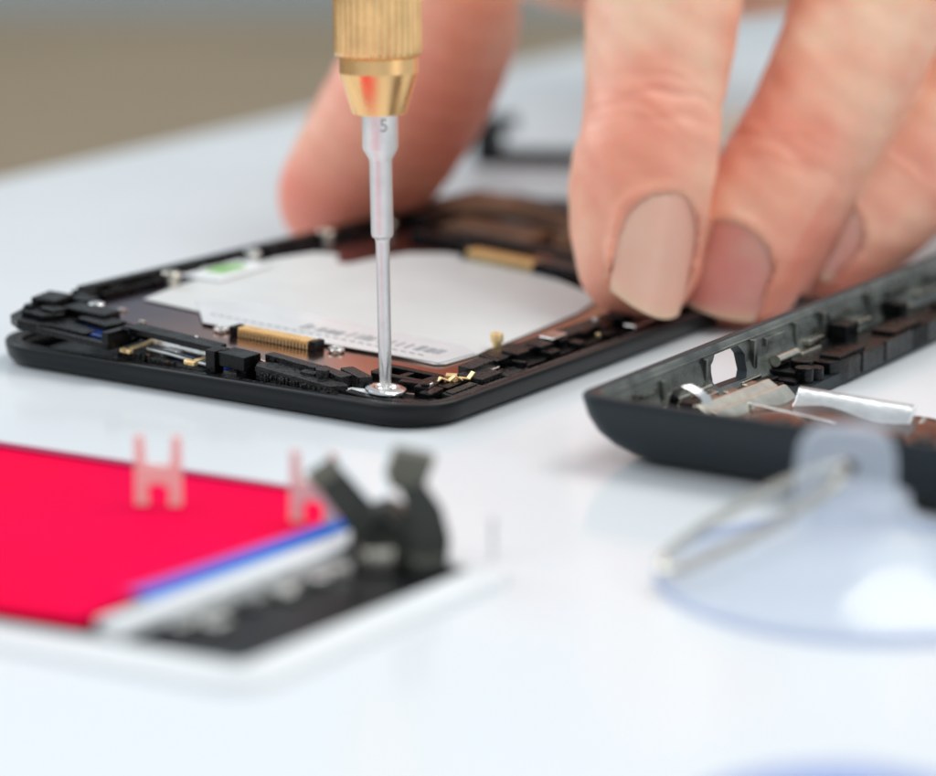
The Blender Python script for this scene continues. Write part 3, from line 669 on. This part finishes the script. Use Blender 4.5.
# pull tab with a hole
hole = [(1.0 * math.cos(2 * math.pi * k / 32), 6.9 + 1.0 * math.sin(2 * math.pi * k / 32)) for k in range(32)]
outl = []
for k in range(32):
    a = 2 * math.pi * k / 32; dx, dy = math.cos(a), math.sin(a)
    sx = 4.1; sy = 5.6
    q = 4.0; rr_ = (abs(dx / sx) ** q + abs(dy / sy) ** q) ** (-1 / q)
    outl.append((dx * rr_, 5.6 + dy * rr_ + .6))
P = []; F = []
for y in (-1.0, 1.0):
    P += [(x - 1.0, y, z) for x, z in outl]; P += [(x - 1.0, y, z + 1.2) for x, z in hole]
for k in range(32):
    j = (k + 1) % 32
    F += [(k, j, 32 + j, 32 + k), (64 + k, 96 + k, 96 + j, 64 + j), (k, 64 + k, 64 + j, j), (32 + k, 32 + j, 96 + j, 96 + k)]
MB().add([(x, y, z + 1.5) for x, y, z in P], F).build('pull_tab', M_cup, SC, bevel=.3, smooth=True)
ringp = []
c0 = Vector((23.4, -70.0, 5.8)); ax1 = Vector((7.6, 1.5, 3.9)); ax2 = Vector((-1.2, 7.6, 1.5)); ax2 = (ax2 - ax1.normalized() * ax2.dot(ax1.normalized()));
for k in range(64):
    a = 2 * math.pi * k / 64; ringp.append(tuple(c0 + ax1 * math.cos(a) + ax2 * .34 * math.sin(a)))
kr = MB().tube(ringp, .45, closed=True, seg=10); 
kr = kr.build('key_ring', M_nickel, None, smooth=True)
tag(kr, 'oval metal split ring threaded through the suction cup tab', 'ring')
dome('suction_cup', 24.0, -122.9, 12.5, 3.6, 'blurred blue rimmed cup cropped by the bottom edge of the photo', M_cupb)

# ------------------------------------------------------------------ things further back
bk = MB(); bk.box(1.6, 172.5, 0, 6.0, 178, 8.6, R(-20)); bk.box(4, 169.5, 0, 60, 174, 2.6, R(-9))
bk.box(3, 176, 4.5, 6.2, 190, 7.5, R(-30))
o = bk.build('plastic_bracket', M_black, None, bevel=.4); tag(o, 'black plastic frame piece lying on the table behind the phone, between thumb and finger', 'frame piece')
o = MB().prism([(48.5, 205), (52, 203.5), (57, 206), (56, 211), (50, 212)], 0, 5.0).build('plastic_offcut', M_cream, None, bevel=.8)
tag(o, 'small cream offcut on the table seen in the gap between two fingers', 'offcut')

# ------------------------------------------------------------------ hand
class Finger:
    """stations: (centre, half side width, dorsal depth, palmar depth); runs tip -> base"""
    def __init__(s, st, dorsal, shift=(0, 0, 0)):
        st = [((p[0][0] + shift[0] * max(0, 1 - i / 7), p[0][1] + shift[1] * max(0, 1 - i / 7), p[0][2] + shift[2] * max(0, 1 - i / 7)),) + tuple(p[1:]) for i, p in enumerate(st)]
        s.dor = Vector(dorsal).normalized()
        C = np.array([p[0] for p in st], float); Wd = np.array([p[1:] for p in st], float)
        n = len(C); out = []; wout = []
        for i in range(n - 1):
            p0 = C[max(i - 1, 0)]; p1 = C[i]; p2 = C[i + 1]; p3 = C[min(i + 2, n - 1)]
            w0 = Wd[max(i - 1, 0)]; w1 = Wd[i]; w2 = Wd[i + 1]; w3 = Wd[min(i + 2, n - 1)]
            m = max(2, int(np.linalg.norm(p2 - p1) / 1.0))
            for k in range(m):
                t = k / m; f = lambda a, b, c, d: .5 * ((2 * b) + (-a + c) * t + (2 * a - 5 * b + 4 * c - d) * t * t + (-a + 3 * b - 3 * c + d) * t ** 3)
                out.append(f(p0, p1, p2, p3)); wout.append(f(w0, w1, w2, w3))
        out.append(C[-1]); wout.append(Wd[-1])
        s.C = np.array(out); s.W = np.array(wout)
        s.S_ = np.concatenate([[0], np.cumsum(np.linalg.norm(np.diff(s.C, axis=0), axis=1))])
        s.T = np.gradient(s.C, axis=0); s.T /= np.linalg.norm(s.T, axis=1)[:, None]
        d = np.array(s.dor); s.N = d - s.T * (s.T @ d)[:, None]; s.N /= np.linalg.norm(s.N, axis=1)[:, None]
        s.B = np.cross(s.T, s.N)
    def at(s, q):
        f = lambda A_: np.array([np.interp(q, s.S_, A_[:, i]) for i in range(A_.shape[1])])
        return f(s.C), f(s.T), f(s.N), f(s.B), f(s.W)
    def mesh(s, mb, tipr=None, seg=32, ex=2.25):
        P = []; rows = 0
        tipr = tipr or s.W[0][0] * 1.0
        ss = [tipr * (1 - math.cos(R(a))) for a in range(8, 90, 8)] + list(np.arange(tipr, s.S_[-1] + tipr, 1.0))
        for q in ss:
            k = math.sqrt(max(0, 1 - (1 - min(q, tipr) / tipr) ** 2)) ** .92 if q < tipr else 1
            c, t, n, b, w = s.at(max(q - tipr * .0, 0) if True else q)
            for j in range(seg):
                a = 2 * math.pi * j / seg; ca, sa = math.cos(a), math.sin(a)
                e = 2 / ex; x = math.copysign(abs(ca) ** e, ca) * w[0]; y = math.copysign(abs(sa) ** e, sa) * (w[1] if sa > 0 else w[2])
                P.append(tuple(c + (b * x + n * y) * k))
            rows += 1
        F = [tuple(range(seg))[::-1], tuple((rows - 1) * seg + j for j in range(seg))]
        for i in range(rows - 1):
            for j in range(seg):
                j2 = (j + 1) % seg; F.append((i * seg + j, i * seg + j2, (i + 1) * seg + j2, (i + 1) * seg + j))
        mb.add(P, F)
    def nail(s, q1, length, hw, off, roll=0., yaw=0., lift=.24, curv=.42, tip_drop=.5):
        """q1: cuticle distance from tip; nail plate and the fold around it"""
        c, t, n, b, w = s.at(q1); cr_, sr_ = math.cos(roll), math.sin(roll)
        n2 = n * cr_ + b * sr_; b2 = b * cr_ - n * sr_
        base = c + b * w[0] * sr_ * .95 + n * w[1] * cr_ - n2 * .25 + b2 * off
        c0, t0, n0, b0, w0 = s.at(max(q1 - length * .75, 1))
        tgt = c0 + b0 * w0[0] * sr_ * .95 + n0 * w0[1] * cr_ + b2 * off - n2 * .15
        dirv = tgt - base; dirv /= np.linalg.norm(dirv)
        dirv = dirv - b2 * yaw; dirv /= np.linalg.norm(dirv)
        n2 = n2 - dirv * (n2 @ dirv); n2 /= np.linalg.norm(n2); b2 = b2 - dirv * (b2 @ dirv) - n2 * (b2 @ n2); b2 /= np.linalg.norm(b2)
        def pt(u, v):
            hwv = hw * max(.02, 1 - max(0, 1 - v / .42) ** 2.3) ** .5 * (1 - .10 * v * v)
            vv = v - (.12 * u * u * ((v - .6) / .4) if v > .6 else 0)
            x = u * hwv; dz = -hw * curv * (1 - math.cos(u * hwv / hw * 1.25)) * 1.45
            return base + dirv * vv * length + b2 * x + n2 * (dz + lift - tip_drop * v * v)
        nu, nv = 16, 18; P = []; F = []
        for lay in (0, 1):
            for j in range(nv + 1):
                for i in range(nu + 1):
                    p = pt(-1 + 2 * i / nu, (j / nv) ** 1.8) - n2 * lay * .35; P.append(tuple(p))
        q = (nu + 1) * (nv + 1); m = nu + 1
        for lay in (0, 1):
            for j in range(nv):
                for i in range(nu):
                    a = lay * q + j * m + i; F.append((a, a + 1, a + m + 1, a + m))
        for i in range(nu): F += [(i, i + 1, q + i + 1, q + i), (nv * m + i, nv * m + i + 1, q + nv * m + i + 1, q + nv * m + i)]
        for j in range(nv): F += [(j * m, (j + 1) * m, q + (j + 1) * m, q + j * m), (j * m + nu, (j + 1) * m + nu, q + (j + 1) * m + nu, q + j * m + nu)]
        cen = pt(0, .45); fold = []
        for sg, vs in ((-1, np.linspace(.95, .0, 22)), (1, np.linspace(.04, .95, 22))):
            for v in vs:
                o_ = pt(sg, v ** 1.8); rd = o_ - cen; rd = b2 * (rd @ b2) / hw + dirv * min(0, (rd @ dirv)) / (length * .45); rd /= np.linalg.norm(rd)
                fold.append(o_ + rd * .72 - n2 * .5)
        pulp = [pt(u, .9) - n2 * 2.2 for u in np.linspace(-.8, .8, 9)]
        s.nf = (base, dirv, b2, n2, hw, length, curv, lift, tip_drop)
        return (P, F), fold, pulp

idx = Finger([((21.9, 24.4, 4.2), 5.3, 5.0, 5.4), ((21.0, 25.6, 8.0), 6.8, 6.2, 7.0), ((20.5, 27.8, 13.0), 7.9, 7.0, 7.8), ((21.1, 31, 18.7), 8.8, 7.4, 8.2), ((22.3, 34, 23.4), 8.7, 7.3, 8.0),
              ((22.8, 37, 27.3), 8.5, 7.4, 7.8), ((23.9, 41.5, 33.5), 9.3, 8.2, 8.6), ((24.8, 46.5, 40.5), 9.9, 8.8, 9.2), ((26, 54, 50), 10.2, 9.6, 9.8), ((27.5, 62, 57), 10.4, 10, 10), ((31, 78, 64), 10.6, 9.8, 11), ((36, 98, 68), 12, 10, 13)], (.18, -.9, .45), (0, -.3, -1.2))
mid = Finger([((32.0, 33.5, 3.6), 6.8, 5.2, 5.6), ((33.4, 34.8, 6.8), 8.0, 6.3, 7.0), ((35.2, 37, 10.4), 8.7, 7.0, 7.6), ((38.6, 40.5, 15.6), 8.9, 7.5, 8.0), ((42.3, 44, 21.0), 8.7, 7.5, 7.9),
              ((46.5, 48, 27.0), 9.2, 8.0, 8.4), ((50.6, 53, 34.0), 9.9, 8.7, 9.0), ((54, 59, 42), 10.2, 9.2, 9.5), ((57, 68, 52), 10.4, 10, 10), ((58, 84, 62), 10.8, 10, 11), ((57, 103, 68), 12, 10, 13)], (-.30, -.88, .35), (-1.2, -.8, -3.2))
rng = Finger([((43.0, 44.5, 5.4), 6.2, 5.0, 5.2), ((45.6, 46, 8.0), 7.4, 6.2, 6.6), ((50.4, 49, 11.4), 8.2, 6.8, 7.2), ((57, 53, 16.0), 8.4, 7.2, 7.6), ((64, 58, 22.5), 8.6, 7.6, 8), ((71.5, 65, 31.0), 9.2, 8.2, 8.6),
              ((76, 73, 42), 9.6, 9, 9.2), ((79, 86, 54), 10, 9.5, 10.5), ((77, 104, 63), 11, 9.5, 12)], (-.2, -.85, .48), (-1.5, -.8, -2.4))
pky = Finger([((62, 66, 9), 5.6, 4.6, 4.8), ((68, 67, 12), 6.8, 5.6, 6), ((76, 70, 18), 7.4, 6.2, 6.6), ((84, 76, 27), 7.8, 6.8, 7.2), ((92, 86, 40), 8.4, 7.6, 8), ((95, 98, 50), 9, 8, 9), ((92, 110, 56), 10, 9, 11)], (-.1, -.85, .5))
thb = Finger([((-22.4, 81, 2.6), 7.6, 6.2, 6.4), ((-19.6, 81, 6.6), 10.4, 7.8, 8.2), ((-15.4, 82, 12.0), 12.4, 9.2, 9.6), ((-10.6, 83.5, 19), 13.4, 10, 10.4), ((-6.2, 86, 26.5), 13.6, 10.6, 10.8), ((-3.6, 90, 34.5), 13.6, 11, 11.2),
              ((-4.0, 95, 42), 11.6, 10, 11), ((2, 106, 50), 12.2, 11, 12.5), ((14, 122, 55), 14, 13, 15), ((32, 145, 58), 18, 14, 16)], (-.78, .45, .42), (-1.0, 0, -1.2))
hm = MB()
for f_ in (idx, mid, rng, pky, thb): f_.mesh(hm)
nails = []
for f_, arg, m_ in ((idx, dict(q1=13.6, length=15.0, hw=5.7, off=0, roll=.42, yaw=.20), M_nail), (mid, dict(q1=10.2, length=11.6, hw=6.5, off=0, roll=-.05, yaw=.05), M_nailr),
                    (rng, dict(q1=10.6, length=10.4, hw=5.6, off=0, roll=-.1), M_nailr), (pky, dict(q1=9, length=9, hw=4.6, off=0, roll=0), M_nailr), (thb, dict(q1=15, length=11.5, hw=7.4, off=0, roll=0), M_nail)):
    pf, fold, pulp = f_.nail(**arg)
    nails.append((pf, m_)); hm.tube([tuple(p) for p in fold], [.4] * 3 + [.55] * 9 + [.8] * (len(fold) - 24) + [.55] * 9 + [.4] * 3, seg=10)
# palm, back of the hand and wrist
def blob(c, r, rz=0, seg=28, ring=16):
    P = []; F = []
    for i in range(ring + 1):
        ph = math.pi * i / ring
        for j in range(seg):
            a = 2 * math.pi * j / seg; x = r[0] * math.sin(ph) * math.cos(a); y = r[1] * math.sin(ph) * math.sin(a); z = r[2] * math.cos(ph)
            P.append((c[0] + x * math.cos(rz) - y * math.sin(rz), c[1] + x * math.sin(rz) + y * math.cos(rz), c[2] + z))
    for i in range(ring):
        for j in range(seg):
            j2 = (j + 1) % seg; F.append((i * seg + j, i * seg + j2, (i + 1) * seg + j2, (i + 1) * seg + j))
    hm.add(P, F)
blob((62, 125, 60), (42, 36, 14), R(-6)); blob((60, 150, 56), (38, 34, 17)); blob((32, 140, 52), (20, 30, 17), R(-25)); blob((84, 145, 50), (17, 34, 18))
blob((38, 158, 44), (42, 24, 17)); blob((78, 150, 42), (20, 26, 16))
wr = Finger([((62, 150, 56), 30, 13, 15), ((64, 180, 57), 27, 14, 16), ((66, 210, 58), 26, 16, 17), ((68, 250, 60), 29, 20, 20), ((70, 300, 62), 33, 24, 24)], (0, 0, 1))
wr.mesh(hm, tipr=12)
for y in (0,):
    for (a, b_) in (((36, 98, 66), (57, 103, 67)), ((57, 103, 67), (77, 104, 62)), ((77, 104, 62), (92, 110, 56))):
        hm.tube([a, b_], 9.5, seg=16)
hand = hm.build('person', M_skin, None, smooth=True)
hand.rotation_euler = (0, 0, 0)
md = hand.modifiers.new('r', 'REMESH'); md.mode = 'VOXEL'; md.voxel_size = .5 * S; md.use_smooth_shade = True
ms = hand.modifiers.new('s', 'SMOOTH'); ms.iterations = 7; ms.factor = .5
bpy.context.view_layer.update(); dg = bpy.context.evaluated_depsgraph_get()
nm = bpy.data.meshes.new_from_object(hand.evaluated_get(dg)); hand.modifiers.clear(); hand.data = nm
n = len(nm.vertices); co = np.zeros(n * 3); nm.vertices.foreach_get('co', co); co = co.reshape(-1, 3) / S
no_ = np.zeros(n * 3); nm.vertices.foreach_get('normal', no_); no_ = no_.reshape(-1, 3)
flush_and_shade = np.zeros(n); disp = np.zeros(n)
for f_, creases, fl in ((idx, [(21.5, .09, 1.1), (23.3, .16, 1.4), (25.4, .14, 1.3), (27.4, .08, 1.1)], 1.0), (mid, [(19.5, .10, 1.3), (21.8, .13, 1.3), (24, .07, 1.1)], 1.0),
                        (rng, [(18.5, .1, 1.2), (20.6, .1, 1.1)], 1.2), (thb, [(26, .15, 1.4), (29, .2, 1.4)], 1.6)):
    best = np.full(n, 1e9); q = np.zeros(n); ang = np.zeros(n)
    for i in range(len(f_.C)):
        d = co - f_.C[i]; dist = np.linalg.norm(d, axis=1); k = dist < best; best[k] = dist[k]
        q[k] = f_.S_[i] + (d[k] @ f_.T[i]); ang[k] = np.arctan2(d[k] @ f_.B[i], d[k] @ f_.N[i])
    near = best < 15
    flush_and_shade = np.maximum(flush_and_shade, np.where(near, fl * np.exp(-(q / 9.0) ** 2) * .75 + .38 * np.exp(-((q - 24) / 7.0) ** 2) + (.3 if f_ is thb else 0), 0))  # constant thumb term paints its shade into the colour; the rest is skin redness
    for (qc, dep, wd) in creases:
        wob = .55 * np.sin(ang * 3.1 + qc) + .3 * np.sin(ang * 7.3 + qc * 2.1); side = np.exp(-(ang / 1.25) ** 2)
        disp += np.where(near, -.7 * dep * side * np.exp(-((q - qc - wob) / (wd * .42)) ** 2) + dep * .5 * side * np.exp(-((q - qc - wob - wd) / (wd * .55)) ** 2), 0)
for f_ in (idx, mid, rng, pky, thb):            # bed the nail plates: skin lies just under each plate
    base, dirv, b2_, n2_, hw, ln, curv, lift, td = f_.nf
    d = co - base; v_ = (d @ dirv) / ln; x_ = d @ np.array(b2_); z_ = d @ np.array(n2_)
    hwv = hw * np.maximum(.02, 1 - np.clip(1 - v_ / .42, 0, 1) ** 2.3) ** .5 * (1 - .10 * v_ * v_)
    u_ = x_ / hwv; vv = v_
    hz = -hw * curv * (1 - np.cos(np.clip(x_ / hw, -1.3, 1.3) * 1.25)) * 1.45 + lift - td * v_ * v_
    ins = (np.abs(u_) < .97) & (vv > .0) & (v_ < 1.25) & (z_ > hz - .5) & (z_ < hz + 4) & (np.linalg.norm(d, axis=1) < 22)
    mv = np.where(ins, hz - .22 - z_, 0)
    co = co + mv[:, None] * np.array(n2_); disp[ins] = 0
disp += .10 * np.sin(co[:, 0] * .9 + co[:, 2] * .7) * np.sin(co[:, 2] * .8 - co[:, 1] * .5)
co = co + no_ * disp[:, None]
nm.vertices.foreach_set('co', (co * S).ravel())
at_ = nm.attributes.new('flush_and_shade', 'FLOAT', 'POINT'); at_.data.foreach_set('value', np.clip(flush_and_shade, 0, 1))
nm.update()
for (P, F), m_ in nails:
    o = MB().add(P, F).build('fingernail', m_, hand, smooth=True, auto=60)
    k = len(P) // 2; a_ = o.data.attributes.new('margin', 'FLOAT', 'POINT')
    a_.data.foreach_set('value', [min(1, max(0, ((((i % k) // 17) / 18) ** 1.8 - .91 + .05 * abs(((i % k) % 17) / 8 - 1)) / .07)) * .75 for i in range(len(P))])
tag(hand, 'bare left hand reaching in from behind, thumb and fingertips gripping the opened phone', 'person')

# ------------------------------------------------------------------ light
wd = bpy.data.worlds.new('World'); scene.world = wd; wd.use_nodes = True
bg = wd.node_tree.nodes['Background']; bg.inputs['Color'].default_value = (.83, .92, 1.0, 1); bg.inputs['Strength'].default_value = .60
def area(name, loc, target, sx, sy, power, col=(1, 1, 1)):
    l = bpy.data.lights.new(name, 'AREA'); l.shape = 'RECTANGLE'; l.size = sx * S; l.size_y = sy * S; l.energy = power; l.color = col
    o = link(bpy.data.objects.new(name, l)); o.location = Vector(loc) * S
    o.rotation_euler = (Vector(target) - Vector(loc)).to_track_quat('-Z', 'Y').to_euler(); return o
area('window_light', (-520, 330, 520), (0, 10, 0), 500, 420, 250, (.88, .95, 1.0))
area('overhead_softbox', (300, 170, 620), (20, 0, 0), 480, 360, 285, (1.0, .97, .92))
area('added_front_fill', (-520, -300, 420), (0, 0, 10), 240, 320, 100, (1, .98, .96))  # added fill, placed to light up reflections in the bar and shank
area('added_side_fill', (420, -330, 220), (0, 0, 15), 160, 380, 45, (1, .97, .93))  # added strip of light for contrast on the steel

# ------------------------------------------------------------------ camera
cam = bpy.data.cameras.new('Camera'); co_ = link(bpy.data.objects.new('Camera', cam))
P_ = R(13.5); D = 267.0
co_.location = Vector((0, -D * math.cos(P_), D * math.sin(P_))) * S
co_.rotation_euler = (math.pi / 2 - P_, 0, 0)
cam.sensor_width = 36; cam.lens = 2400 / 936 * 36; cam.clip_start = .05; cam.clip_end = 400
cam.dof.use_dof = True; cam.dof.focus_distance = 258.0 * S
cam.dof.aperture_fstop = (cam.lens / 1000) / (7.6 * S); cam.dof.aperture_blades = 9
scene.camera = co_
scene.view_settings.view_transform = 'Standard'; scene.view_settings.look = 'None'
scene.view_settings.exposure = -.07; scene.view_settings.gamma = 1
scene.render.resolution_x = 1024; scene.render.resolution_y = 849
